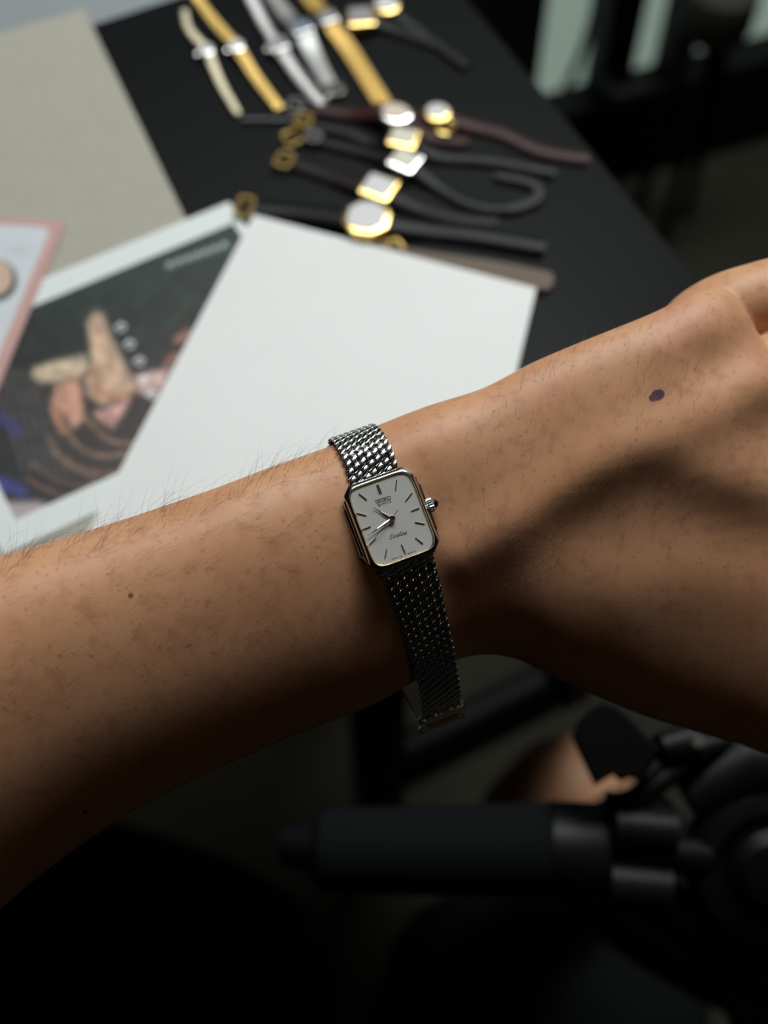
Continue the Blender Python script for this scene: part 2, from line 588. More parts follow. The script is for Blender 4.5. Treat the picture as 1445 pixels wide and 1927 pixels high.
def print_picture(x, y):
    c = np.zeros(x.shape + (3,)) + np.array((24, 34, 30.))
    n1 = vnoise(x, y, 26, 1)
    n2 = vnoise(x, y, 9, 2)
    c = c + (n1[..., None] - .5) * np.array((14, 22, 16.)) + (n2[..., None] - .5) * np.array((10, 14, 10.))
    up = np.clip((560 - y - (x - 400) * .3) / 90, 0, 1)
    c = blend(c, up, (40, 62, 58), .55)
    c = blend(c, soft(sd_line(x, y, [(325, 605), (345, 575), (358, 560)]), 14), (58, 92, 52), .8)
    c = blend(c, soft(sd_line(x, y, [(250, 650), (275, 590)]), 12), (52, 72, 48), .7)
    c = blend(c, soft(sd_line(x, y, [(260, 700), (345, 640), (300, 700)]) - 25, 22), (44, 34, 36), .9)
    lowm = np.clip((y - 700 - (x - 100) * -.15) / 60, 0, 1)
    c = blend(c, lowm, (56, 42, 40), .9)
    # left side: dark with slanted grey stripes, blue cloth
    left = soft(x - 95 - (y - 760) * .35, 22) * np.clip((y - 640) / 60, 0, 1)
    c = blend(c, left, (34, 33, 36))
    for k in range(7):
        xo = -14 + k * 17
        ln = [(xo, 690 + k * 3), (xo + 24, 780), (xo + 55, 880 + 4 * k)]
        c = blend(c, soft(sd_line(x, y, ln) - 2.5, 5) * left, (122, 112, 108), .75)
    c = blend(c, soft(sd_line(x, y, [(-6, 785), (14, 795), (34, 812)]) - 9, 8), (56, 56, 120), .9)
    c = blend(c, soft(sd_line(x, y, [(-10, 905), (30, 918), (40, 925)]) - 12, 9), (66, 74, 158), .9)
    # rope arcs
    ropes = [[(128, 770), (165, 792), (205, 828), (250, 836)], [(120, 800), (150, 842), (195, 858), (240, 852)],
             [(100, 850), (150, 880), (200, 892), (236, 884)], [(60, 872), (110, 905), (170, 915), (222, 905)],
             [(50, 900), (110, 930), (170, 934), (214, 924)], [(90, 820), (120, 866), (176, 900)]]
    cols = [(176, 140, 112), (168, 134, 112), (150, 118, 100), (130, 100, 86), (140, 98, 78), (140, 112, 98)]
    for r, k in zip(ropes, cols):
        r = [tuple(q) for q in catmull([np.array(z, float) for z in r], 5)]
        k = tuple(np.array(k) * 0.95)
        c = blend(c, soft(sd_line(x, y, r) - 3.6, 5), k, .9)
    # hands
    skin = (206, 172, 146)
    c = blend(c, soft(sd_poly(x, y, [(58, 706), (64, 690), (110, 676), (160, 667), (168, 690), (150, 712), (75, 722)]), 7), (208, 186, 158))
    c = blend(c, soft(sd_poly(x, y, [(163, 606), (176, 586), (194, 588), (214, 640), (240, 690), (258, 730), (240, 752), (190, 762), (164, 744), (158, 715), (172, 680)]), 7), skin)
    c = blend(c, soft(sd_line(x, y, [(176, 700), (190, 742), (236, 746)]) - 6, 10), (170, 110, 80), .7)
    c = blend(c, soft(sd_poly(x, y, [(104, 722), (148, 706), (156, 750), (160, 790), (138, 806), (96, 760)]), 7), (204, 152, 128))
    c = blend(c, soft(sd_line(x, y, [(100, 770), (118, 812)]) - 7, 5), (180, 128, 100))
    c = blend(c, soft(sd_poly(x, y, [(176, 776), (206, 764), (244, 752), (232, 780), (212, 806), (186, 790)]), 7), (208, 160, 150))
    c = blend(c, soft(sd_poly(x, y, [(250, 706), (322, 690), (306, 730), (286, 745), (262, 740)]), 7), (216, 180, 172))
    c = blend(c, soft(sd_line(x, y, [(334, 640), (352, 626)]) - 8, 5), (160, 112, 92))
    c = blend(c, soft(sd_line(x, y, [(314, 682), (330, 670)]) - 7, 5), (150, 100, 84))
    n3 = vnoise(x, y, 13, 5)[..., None]
    n4 = vnoise(x + y * .6, y - x * .2, 6, 6)[..., None]
    c = c * (0.80 + .28 * n3 + .10 * n4)
    # captions, too soft to read: a row of pale glyphs and a slanted column
    for k in range(7):
        px, py = 320 + k * 17, 499 - k * 6.2
        g = soft(sd_line(x, y, [(px - 5, py + 5), (px, py - 6), (px + 5, py + 4)]) - 1.6, 1.6)
        g = np.maximum(g, soft(sd_line(x, y, [(px - 6, py - 2), (px + 6, py - 4)]) - 1.4, 1.6))
        c = blend(c, g, (214, 222, 220), .95)
    for px, py in ((227, 613), (243, 645), (262, 677), (270, 712), (286, 740)):
        g = soft(sd_line(x, y, [(px - 9, py + 4), (px, py - 5), (px + 9, py + 1)]) - 2.6, 2)
        g = np.maximum(g, soft(sd_line(x, y, [(px - 4, py + 9), (px + 7, py + 8)]) - 2.2, 2))
        c = blend(c, g, (236, 238, 242), .95)
    # pale corner at the bottom
    c = blend(c, soft(sd_poly(x, y, [(-20, 945), (70, 942), (130, 962), (90, 1000), (10, 1030), (-40, 1000)]), 8), (180, 164, 168))
    c = blend(c, soft(sd_line(x, y, [(100, 962), (215, 915)]) - 8, 9), (170, 112, 92), .7)
    return c


def printed(name, A, ex, ey, nx, ny, colfun, z, t, label, cat):
    """rectangle from corner A along ex, ey with a per-vertex printed pattern"""
    V, Fc = [], []
    for j in range(ny + 1):
        for i in range(nx + 1):
            p = A + ex * (i / nx) + ey * (j / ny)
            V.append((p.x, p.y, z + t))
    for j in range(ny):
        for i in range(nx):
            a = j * (nx + 1) + i
            Fc.append((a, a + 1, a + nx + 2, a + nx + 1))
    base = len(V)
    cs = [A, A + ex, A + ex + ey, A + ey]
    tc = [0, nx, (nx + 1) * (ny + 1) - 1, (nx + 1) * ny]
    V += [(p.x, p.y, z) for p in cs]
    Fc.append((base, base + 1, base + 2, base + 3))
    for i in range(4):
        Fc.append((base + i, base + (i + 1) % 4, tc[(i + 1) % 4], tc[i]))
    me = bpy.data.meshes.new(name)
    me.from_pydata(V, [], Fc)
    P = np.array(V)
    q = P - np.array(CAM)
    zz = -q @ np.array(AX_B)
    px = 722.5 + q @ np.array(AX_R) / zz * F_PX
    py = 963.5 - q @ np.array(AX_U) / zz * F_PX
    uu = np.array([(i / nx) for j in range(ny + 1) for i in range(nx + 1)] + [0] * 4)
    vv = np.array([(j / ny) for j in range(ny + 1) for i in range(nx + 1)] + [0] * 4)
    c = np.clip(colfun(px, py, uu, vv), 0, 255) / 255
    c = np.where(c <= .04045, c / 12.92, ((c + .055) / 1.055) ** 2.4)
    at = me.color_attributes.new('print', 'FLOAT_COLOR', 'POINT')
    at.data.foreach_set('color', np.concatenate([c, np.ones((len(c), 1))], 1).astype(np.float32).ravel())
    m = mat(name + '_print', (1, 1, 1), 0.45, 0, 0.35)
    nd = m.node_tree.nodes.new('ShaderNodeVertexColor')
    nd.layer_name = 'print'
    m.node_tree.links.new(nd.outputs[0], m.node_tree.nodes['Principled BSDF'].inputs['Base Color'])
    me.materials.append(m)
    o = bpy.data.objects.new(name, me)
    COL.objects.link(o)
    return tag(o, label, cat)


TR_, TLp, BL = gp(432, 385), gp(85, 528), gp(9, 1049)
td = (TLp - TR_).normalized()
sdn = Vector((-td.y, td.x, 0))
if sdn.y > 0:
    sdn = -sdn
wlen = (BL - TR_).dot(td)
hlen = (BL - TR_).dot(sdn)
mT = (gp(250, 500) - TR_).dot(sdn)     # top margin
MRG = 0.0105
IN_ = [gp(438, 433), gp(74, 574), gp(21, 1011), gp(208, 927)]


def print_col(x, y, u, v):
    c = print_picture(x, y)
    U_, V_ = u * wlen, v * hlen
    dd = np.minimum(np.minimum(U_ - 0.004, wlen - 0.009 - U_), np.minimum(V_ - 0.0115, hlen - 0.0115 - V_))
    return blend(c, soft(dd * 4000, .8), (226, 232, 232))


printed('photo_print', TR_, td * wlen, sdn * hlen, 260, 260, print_col, PZ, 0.0005,
        'printed photo of hands working with rope on dark green ground, white border', 'print')

PC = gp(127, 424)
p_r = (gp(15, 700) - PC).normalized()
p_t = (gp(0, 417) - PC).normalized()


def pink_col(x, y, u, v):
    a, b = u * 0.10, v * 0.13
    r = 0.004
    ix, iy = a - 0.0050, b - 0.0040
    qx, qy = np.maximum(r - ix, 0), np.maximum(r - iy, 0)
    d = np.where((ix < r) & (iy < r), r - np.hypot(qx, qy), np.minimum(ix, iy))
    c = np.zeros(x.shape + (3,)) + np.array((208, 214, 220.))
    c = blend(c, soft(-d * 4000 + 0, .8), (196, 160, 156)) if False else c
    c = blend(c, soft(np.hypot((x - 35) / 24., (y - 472) / 9.) * 9 - 9, 5), (190, 196, 200), .6)
    c = blend(c, soft((np.hypot((x + 12) / 44., (y - 528) / 40.) - 1) * 40, 3), (60, 60, 60))
    c = blend(c, soft((np.hypot((x + 16) / 40., (y - 522) / 36.) - 1) * 38, 3), (206, 178, 158))
    return blend(c, soft(d * 4000, 1.2), (200, 158, 152))


printed('printed_card', PC, p_t * 0.10, p_r * 0.13, 120, 150, pink_col, PZ + 0.0008, 0.0005,
        'pink bordered white printed card overlapping the photo print at the left', 'card')

# ------------------------------------------------------------------ arm and hand (one continuous body mesh)
SECT = [  # upper silhouette, lower silhouette, half thickness (m), dorsal tilt
    ((-620, 1240), (-340, 2010), 0.042, 0.31),
    ((-450, 1188), (-180, 1885), 0.039, 0.31),
    ((-200, 1108), (33, 1694), 0.035, 0.31),
    ((0, 1046), (207, 1566), 0.031, 0.31),
    ((200, 989), (390, 1469), 0.028, 0.31),
    ((400, 922), (583, 1386), 0.0245, 0.31),
    ((520, 876), (695, 1342), 0.0225, 0.28),
    ((612, 843), (790, 1288), 0.0210, 0.24),
    ((710, 801), (884, 1244), 0.0200, 0.23),
    ((800, 766), (970, 1248), 0.0195, 0.24),
    ((900, 734), (1060, 1292), 0.0195, 0.24),
    ((985, 690), (1145, 1330), 0.0190, 0.24),
    ((1070, 653), (1232, 1366), 0.0185, 0.23),
    ((1200, 600), (1355, 1405), 0.0175, 0.21),
    ((1290, 558), (1450, 1428), 0.0165, 0.18),
    ((1350, 552), (1510, 1430), 0.0155, 0.14),
    ((1410, 628), (1560, 1418), 0.0145, 0.10),
    ((1470, 680), (1610, 1380), 0.0130, 0.04),
    ((1520, 720), (1640, 1300), 0.0100, 0.03),
]
RIDGE = [  # polyline px, height m, sigma px
    ([(870, 1045), (1000, 965), (1105, 885), (1200, 838), (1330, 782), (1500, 700)], 0.0024, 40),
    ([(1060, 990), (1150, 945), (1240, 900), (1300, 850)], -0.0006, 40),
    ([(1290, 870), (1400, 900), (1560, 940)], 0.0020, 48),
    ([(1150, 1010), (1300, 985), (1500, 1040)], -0.0010, 55),
    ([(1180, 1120), (1320, 1080), (1560, 1090)], 0.0006, 55),
    ([(1250, 640), (1330, 610)], 0.0012, 42),
    ([(1340, 680), (1420, 640)], -0.0014, 34),
    ([(1445, 700), (1520, 700)], 0.0018, 40),
    ([(730, 860), (800, 830)], 0.0010, 50),
]


def zc(x):
    return 0.322 + (x - 737) * 2.43e-5


def arm_sections(step=14):
    S = [np.array([u[0], u[1], l[0], l[1], b, k], float) for u, l, b, k in SECT]
    out = []
    for i in range(len(S) - 1):
        a, b, c, d = S[max(i - 1, 0)], S[i], S[i + 1], S[min(i + 2, len(S) - 1)]
        for k in range(step):
            out.append(cr(a, b, c, d, k / step))
    out.append(S[-1])
    return out


NR = 120
rings = []
for s in arm_sections():
    ux, uy, lx, ly, b, k = s
    cx, cy = (ux + lx) / 2, (uy + ly) / 2
    z = zc(cx)
    a3 = (cam(ux, uy, z) - cam(lx, ly, z)) * 0.5
    c3 = cam(cx, cy, z)
    ring = []
    al = a3.length
    for j in range(NR):
        ph = 2 * math.pi * j / NR
        cs, sn = math.cos(ph), math.sin(ph)
        e = 2 / 2.25
        ca = math.copysign(abs(cs) ** e, cs)
        sa = math.copysign(abs(sn) ** e, sn)
        # perspective: the silhouette is tangent to the view cone, slightly nearer than the centre
        p = c3 + a3 * (ca * 0.985) + AX_B * (b * sa + k * al * ca)
        if sn > 0.05:
            x, y = proj(p)
            off = 0
            for poly, h, sg in RIDGE:
                d = float(sd_line(np.array(x), np.array(y), poly))
                if d < sg * 3:
                    off += h * math.exp(-d * d / (2 * sg * sg))
            p = p + AX_B * off * min(1, sn * 1.6)
        ring.append(p)
    rings.append(ring)
arm = MB().rings(rings)
FING = [
    ([(1200, 720, .343), (1330, 606, .3415), (1445, 561, .343), (1640, 512, .354), (1790, 482, .374), (1880, 476, .395)], [.007, .0104, .0104, .0088, .0080, .0070]),
    ([(1350, 760, .338), (1455, 704, .3355), (1560, 684, .337), (1760, 646, .346), (1930, 620, .366), (2020, 616, .390)], [.008, .0105, .0108, .0096, .0087, .0076]),
    ([(1430, 890, .337), (1580, 852, .335), (1700, 836, .338), (1880, 815, .348), (2060, 798, .370), (2150, 796, .396)], [.009, .0110, .0105, .0100, .0090, .0078]),
    ([(1430, 1040, .337), (1590, 1024, .335), (1720, 1016, .338), (1860, 1008, .348), (2020, 996, .370), (2100, 990, .394)], [.010, .0112, .0105, .0098, .0090, .0078]),
    ([(1330, 1270, .350), (1480, 1330, .352), (1640, 1330, .354), (1770, 1280, .358), (1880, 1200, .364)], [.013, .0140, .0112, .0106, .0085]),
]
for pts, rr in FING:
    arm.capsule([cam(*p) for p in pts], rr, 28, 8)
# webs between the knuckles
for a, b in ((0, 1), (1, 2), (2, 3)):
    p, q = FING[a][0][1], FING[b][0][1]
    m_ = [(p[0] * .7 + q[0] * .3 - 10, p[1] * .55 + q[1] * .45 + 12, .343), (q[0] - 30, (p[1] + q[1]) / 2 + 40, .342)]
    arm.capsule([cam(*c) for c in m_], [.007, .007], 16, 4)
tmp = arm.build('tmp_arm', None)
md = tmp.modifiers.new('r', 'REMESH')
md.mode = 'VOXEL'
md.voxel_size = 0.0008
md.use_smooth_shade = True
ms = tmp.modifiers.new('s', 'SMOOTH')
ms.factor = 0.5
ms.iterations = 8
dg = bpy.context.evaluated_depsgraph_get()
dg.update()
ame = bpy.data.meshes.new_from_object(tmp.evaluated_get(dg))
bpy.data.objects.remove(tmp)
ame.polygons.foreach_set('use_smooth', [True] * len(ame.polygons))
person = bpy.data.objects.new('person', ame)
COL.objects.link(person)
tag(person, 'bare forearm and back of a hand reaching across the frame, wearing a wristwatch', 'person')
av = np.empty(len(ame.vertices) * 3)
ame.vertices.foreach_get('co', av)
av = av.reshape(-1, 3)
BV = BVHTree.FromPolygons([Vector(v) for v in av], [tuple(p.vertices) for p in ame.polygons])


def on_arm(x, y):
    h = BV.ray_cast(CAM, ray(x, y).normalized())
    return (h[0], h[1]) if h[0] is not None else (None, None)


# skin material
def skin_material(name, spots, blush, wrist=None):
    m = bpy.data.materials.new(name)
    m.use_nodes = True
    nt = m.node_tree
    N = nt.nodes
    L = nt.links.new
    b = N['Principled BSDF']
    b.inputs['Roughness'].default_value = 0.5
    b.inputs['Specular IOR Level'].default_value = 0.38
    b.inputs['Subsurface Weight'].default_value = 0.35
    b.inputs['Subsurface Radius'].default_value = (1.0, 0.35, 0.15)
    b.inputs['Subsurface Scale'].default_value = 0.0045
    geo = N.new('ShaderNodeTexCoord')

    def noise_(s, d=4, rough=.55):
        n = N.new('ShaderNodeTexNoise')
        n.inputs['Scale'].default_value = s
        n.inputs['Detail'].default_value = d
        n.inputs['Roughness'].default_value = rough
        L(geo.outputs['Object'], n.inputs['Vector'])
        return n

    def rng_(src, a, c, lo=0.0, hi=1.0):
        r = N.new('ShaderNodeMapRange')
        for i, v in enumerate((a, c, lo, hi)):
            r.inputs[i + 1].default_value = v
        L(src, r.inputs[0])
        return r.outputs[0]

    def mix_(fac, c1, c2, mode='MIX'):
        x = N.new('ShaderNodeMix')
        x.data_type = 'RGBA'
        x.blend_type = mode
        if isinstance(fac, float):
            x.inputs[0].default_value = fac
        else:
            L(fac, x.inputs[0])
        for i, c in ((6, c1), (7, c2)):
            if isinstance(c, tuple):
                x.inputs[i].default_value = (*c, 1)
            else:
                L(c, x.inputs[i])
        return x.outputs[2]

    base = mix_(rng_(noise_(38).outputs['Fac'], .35, .65), (0.61, 0.325, 0.182), (0.55, 0.272, 0.143))
    base = mix_(rng_(noise_(260, 3).outputs['Fac'], .5, .75), base, (0.47, 0.225, 0.125))
    # follicles
    vo = N.new('ShaderNodeTexVoronoi')
    vo.inputs['Scale'].default_value = 330
    mp = N.new('ShaderNodeMapping')
    L(geo.outputs['Object'], mp.inputs['Vector'])
    L(mp.outputs[0], vo.inputs['Vector'])
    fol = rng_(vo.outputs['Distance'], .06, .19, .36, 0)
    base = mix_(fol, base, (0.20, 0.085, 0.045))

    def spot(center, rad, soft_):
        vm = N.new('ShaderNodeVectorMath')
        vm.operation = 'SUBTRACT'
        L(geo.outputs['Object'], vm.inputs[0])
        vm.inputs[1].default_value = center
        ln = N.new('ShaderNodeVectorMath')
        ln.operation = 'LENGTH'
        L(vm.outputs[0], ln.inputs[0])
        return rng_(ln.outputs['Value'], rad * (1 - soft_), rad * (1 + soft_), 1, 0)
    for c, r in blush:
        f = spot(c, r, .8)
        mu = N.new('ShaderNodeMath')
        mu.operation = 'MULTIPLY'
        L(f, mu.inputs[0])
        mu.inputs[1].default_value = .45
        base = mix_(mu.outputs[0], base, (0.52, 0.20, 0.15))
    for c, r, col in spots:
        base = mix_(spot(c, r, .16), base, col)
    L(base, b.inputs['Base Color'])
    # fine creases
    v2 = N.new('ShaderNodeTexVoronoi')
    v2.feature = 'DISTANCE_TO_EDGE'
    v2.inputs['Scale'].default_value = 1500
    m9 = N.new('ShaderNodeMapping')
    m9.inputs['Rotation'].default_value = (0, 0, math.radians(25))
    m9.inputs['Scale'].default_value = (1.5, .7, 1)
    L(geo.outputs['Object'], m9.inputs['Vector'])
    L(m9.outputs[0], v2.inputs['Vector'])
    e = rng_(v2.outputs['Distance'], 0, .30)
    ad = N.new('ShaderNodeMath')
    ad.operation = 'MULTIPLY_ADD'
    L(noise_(2600, 2).outputs['Fac'], ad.inputs[0])
    ad.inputs[1].default_value = .5
    L(e, ad.inputs[2])
    a2 = N.new('ShaderNodeMath')
    a2.operation = 'MULTIPLY_ADD'
    L(fol, a2.inputs[0])
    a2.inputs[1].default_value = -1.3
    L(ad.outputs[0], a2.inputs[2])
    if wrist is not None:
        wv = N.new('ShaderNodeTexWave')
        wv.inputs['Scale'].default_value = 150
        wv.inputs['Distortion'].default_value = 6
        wv.inputs['Detail'].default_value = 2
        wv.inputs['Detail Scale'].default_value = 2
        m2 = N.new('ShaderNodeMapping')
        m2.inputs['Rotation'].default_value = (0, 0, math.radians(12))
        L(geo.outputs['Object'], m2.inputs['Vector'])
        L(m2.outputs[0], wv.inputs['Vector'])
        wf = spot(wrist, .022, .7)
        mw = N.new('ShaderNodeMath')
        mw.operation = 'MULTIPLY'
        L(wf, mw.inputs[0])
        L(wv.outputs['Fac'], mw.inputs[1])
        a3_ = N.new('ShaderNodeMath')
        a3_.operation = 'MULTIPLY_ADD'
        L(mw.outputs[0], a3_.inputs[0])
        a3_.inputs[1].default_value = 1.2
        L(a2.outputs[0], a3_.inputs[2])
        a2 = a3_
    bp = N.new('ShaderNodeBump')
    bp.inputs['Strength'].default_value = .55
    bp.inputs['Distance'].default_value = .000028
    L(a2.outputs[0], bp.inputs['Height'])
    L(bp.outputs['Normal'], b.inputs['Normal'])
    return m


def hp(x, y):
    p, n = on_arm(x, y)
    return tuple(p) if p is not None else tuple(cam(x, y, .3))


spots = [(hp(1236, 744), .00140, (0.085, 0.045, 0.055)), (hp(1242, 741), .00115, (0.080, 0.042, 0.055)), (hp(1228, 749), .00095, (0.095, 0.048, 0.055)),
         (hp(160, 1528), .00075, (0.05, 0.02, 0.02)), (hp(246, 1121), .0006, (0.22, 0.09, 0.05))]
person.data.materials.clear()
person.data.materials.append(skin_material('skin', spots, [(hp(1292, 602), .006), (hp(1430, 672), .0065), (hp(900, 1085), .007)], hp(880, 1110)))

# body hair: fine tapered strands rooted in the skin
hb = MB()
DIRT = (AX_R * .80 + AX_U * .60).normalized()


def strand(p, n, d, L_, curl, r=0.000026):
    pts = []
    q = Vector(p)
    cur = (d + n * 0.35).normalized()
    k = 7
    for i in range(k):
        pts.append(q.copy())
        q = q + cur * (L_ / (k - 1))
        cur = (cur + curl).normalized()
    hb.tube(pts, [r * (1 - .75 * i / (k - 1)) for i in range(k)], 3, False)


for i in range(620):
    if i < 230:      # along the upper edge of the forearm
        x = random.uniform(-10, 620) if i < 190 else random.uniform(980, 1260)
        for y in range(480, 1100, 4):
            p, n = on_arm(x, y)
            if p is not None:
                break
        y += random.choice((4, 8, 14, 26, 40))
    elif i < 420:
        x = random.uniform(0, 620)
        y = 1045 - x * .33 + random.uniform(20, 330)
    else:
        x = random.uniform(860, 1330)
        y = 1130 - x * .36 + random.uniform(-80, 330)
    p, n = on_arm(x, y)
    if p is None or n.dot(AX_B) < -.1:
        continue
    rt = (AX_R * random.uniform(-.1, .25) + AX_U * random.uniform(-.12, .12) - n * .10)
    base_d = DIRT if x < 700 else (AX_U * .9 + AX_R * random.uniform(-.1, .6)).normalized()
    if i < 190:
        L_ = random.uniform(.005, .011)
        d = (DIRT + AX_R * random.uniform(-.6, .5) + n * random.uniform(.1, .6)).normalized()
        strand(p, n, d, L_, rt * 1.2)
    else:
        d = (base_d + AX_R * random.uniform(-.2, .3)).normalized()
        d = (d - n * d.dot(n)).normalized()
        strand(p, n, d, random.uniform(.002, .0075), rt * .9)
ho = hb.build('body_hair', M['hair'], person, smooth=0)
tag(ho, 'fine dark hair', kind='stuff')

# ------------------------------------------------------------------ the wristwatch on the arm
ang = math.atan2(35, 92)
ux_ = AX_R * math.cos(ang) + AX_U * math.sin(ang)
uy_ = -AX_R * math.sin(ang) + AX_U * math.cos(ang)
WN = (AX_B + ux_ * math.tan(math.radians(10)) + uy_ * math.tan(math.radians(6))).normalized()
WX = (ux_ - WN * ux_.dot(WN)).normalized()
WY = WN.cross(WX)
hit = Vector(hp(737, 976))
dcen = cam(737.3, 976, 1.0) - CAM


def depth(p):
    return -(p - CAM).dot(AX_B)


DIALZ = 0.0046
zd = depth(hit + WN * (DIALZ - 0.0006))
Ctr = CAM + dcen * zd - WN * DIALZ           # case origin on the skin, dial centre under the pixel
WMX = frame_of(WX, WY, WN, Ctr)
watch = empty('wristwatch', WMX)
tag(watch, 'silver octagonal lady\'s wristwatch with white dial and woven steel bracelet, worn on the wrist', 'wristwatch')
INV = WMX.inverted()
mm = 0.001


def dial_xy(zx, zy):
    """detail pixels of the dial close up -> dial plane coordinates"""
    x, y = 630 + zx / 6.568, 870 + zy / 6.568
    d = ray(x, y)
    o = Ctr + WN * DIALZ
    t = (o - CAM).dot(WN) / d.dot(WN)
    p = INV @ (CAM + d * t)
    return p.x, p.y


def layer(hw, hh, cx, cy, z0, z1, bev):
    return MB().prism([(x * mm, y * mm) for x, y in octagon(hw, hh, cx, cy)], z0 * mm, z1 * mm, bev * mm)


layer(9.75, 9.9, 2.6, 4.3, 0.2, 2.7, .35).build('case', M['steel'], watch, 25)
layer(9.2, 10.4, 2.4, 3.0, 2.5, 3.7, .35).build('case_step', M['steel'], watch, 25)


def ring_of(prof_out, prof_in, n=64):
    """bezel: octagonal outside blending into a rounded opening"""
    b = MB()
    rs = []
    for kind, hw, hh, z in prof_out + prof_in:
        o = []
        for k in range(n * 2):
            a = 2 * math.pi * (k + .5) / (n * 2)
            c, s_ = math.cos(a), math.sin(a)
            if kind == 'o':
                t = min(hw / max(abs(c), 1e-6), hh / max(abs(s_), 1e-6))
                # chamfer
                cc = 2.1
                nx, ny = 1, 1
                lim = hw + hh - cc
                t = min(t, lim / (abs(c) + abs(s_)))
            else:
                e = 7.0
                t = ((abs(c) / hw) ** e + (abs(s_) / hh) ** e) ** (-1 / e)
            o.append((c * t * mm, s_ * t * mm, z * mm))
        rs.append(o)
    b.rings(rs + [rs[0]], None, cap=False)
    return b


HW, HH = 8.75, 10.75
bz = ring_of([('o', HW, HH, 3.5), ('o', HW, HH, 4.35), ('o', HW - .12, HH - .12, 4.55)],
             [('r', HW - .66, HH - .66, 5.12), ('r', HW - .85, HH - .85, 5.2), ('r', HW - .95, HH - .95, 5.05), ('r', HW - .95, HH - .95, 3.6)])
bz.build('bezel', M['steel'], watch, 30)
rh = ring_of([], [('r', HW - .94, HH - .94, 4.95), ('r', HW - 1.2, HH - 1.2, 4.66), ('r', HW - 1.2, HH - 1.2, 4.4), ('r', HW - .93, HH - .93, 4.4)])
rh.build('gilt_ring', M['gold'], watch, 30)
dl = MB()
o = []
for k in range(128):
    a = 2 * math.pi * (k + .5) / 128
    c, s_ = math.cos(a), math.sin(a)
    t = ((abs(c) / (HW - 1.0)) ** 7 + (abs(s_) / (HH - 1.0)) ** 7) ** (-1 / 7)
    o.append((c * t * mm, s_ * t * mm))
dl.prism(o, 3.7 * mm, DIALZ)
dial = dl.build('dial', M['dial'], watch, 25)
cr_ = MB().prism([(x * .985, y * .985) for x, y in o], 5.12 * mm, 5.2 * mm)
cr_.build('crystal', M['crystal'], watch, 25)


def bar2(x0, y0, x1, y1, w, z0, z1, parent, name, m, roof=True):
    b = MB()
    d = Vector((x1 - x0, y1 - y0, 0))
    L_ = d.length
    d.normalize()
    n = Vector((-d.y, d.x, 0)) * (w / 2)
    A, B = Vector((x0, y0, 0)), Vector((x1, y1, 0))
    prof = [(-1, z0), (-1, z1 - w * .25), (-.45, z1), (.45, z1), (1, z1 - w * .25), (1, z0)]
    b.rings([[p + n * k + Vector((0, 0, z)) for k, z in prof] for p in (A, B)])
    return b.build(name, m, parent, 20)


MK = [((516, 282), (556, 386)), ((763, 220), (750, 340)), ((952, 380), (875, 478)), ((1040, 565), (943, 602)), ((1110, 762), (990, 738)),
      ((1088, 1005), (995, 932)), ((866, 1115), (822, 1015)), ((620, 1180), (640, 1070)), ((425, 1022), (507, 930)), ((345, 830), (440, 792)),
      ((272, 628), (390, 655)), ((298, 388), (393, 462))]
for i, (a, b_) in enumerate(MK):
    (x0, y0), (x1, y1) = dial_xy(*a), dial_xy(*b_)
    bar2(x0, y0, x1, y1, .00026, DIALZ, DIALZ + .00026, dial, 'hour_marker', M['marker'])
(x0, y0), (x1, y1) = dial_xy(534, 276), dial_xy(575, 380)
bar2(x0, y0, x1, y1, .00026, DIALZ, DIALZ + .00026, dial, 'hour_marker', M['marker'])


def watch_hand(tip, tail, w, z, name, t=.00012):
    (x0, y0), (x1, y1) = dial_xy(*tail), dial_xy(*tip)
    d = Vector((x1 - x0, y1 - y0, 0))
    n = Vector((-d.y, d.x, 0)).normalized()
    A = Vector((x0, y0, 0))
    b = MB()
    st = [(0, .5), (.30, 1.0), (.62, .62), (1.0, .12)]
    rs = []
    for f, k in st:
        p = A + d * f
        hw_ = w / 2 * k
        rs.append([p - n * hw_ + Vector((0, 0, z)), p + Vector((0, 0, z + t)), p + n * hw_ + Vector((0, 0, z)), p + Vector((0, 0, z - t * .3))])
    b.rings(rs)
    return b.build(name, M['hand_steel'], dial, 15)


watch_hand((472, 560), (715, 704), .00075, DIALZ + .00035, 'hour_hand')
watch_hand((400, 915), (720, 688), .00062, DIALZ + .00060, 'minute_hand')
(x0, y0), (x1, y1) = dial_xy(782, 590), dial_xy(498, 932)
bar2(x0, y0, x1, y1, .00013, DIALZ + .0008, DIALZ + .00088, dial, 'second_hand', M['hand_steel'])
cx_, cy_ = dial_xy(705, 697)
cp = MB().rings([[(cx_ + r * math.cos(a), cy_ + r * math.sin(a), DIALZ + z) for a in [2 * math.pi * k / 24 for k in range(24)]] for r, z in ((.00072, 0), (.00072, .00085), (.0006, .00105), (.0003, .00102))])
cp.build('hand_cap', M['hand_steel'], dial, 30)

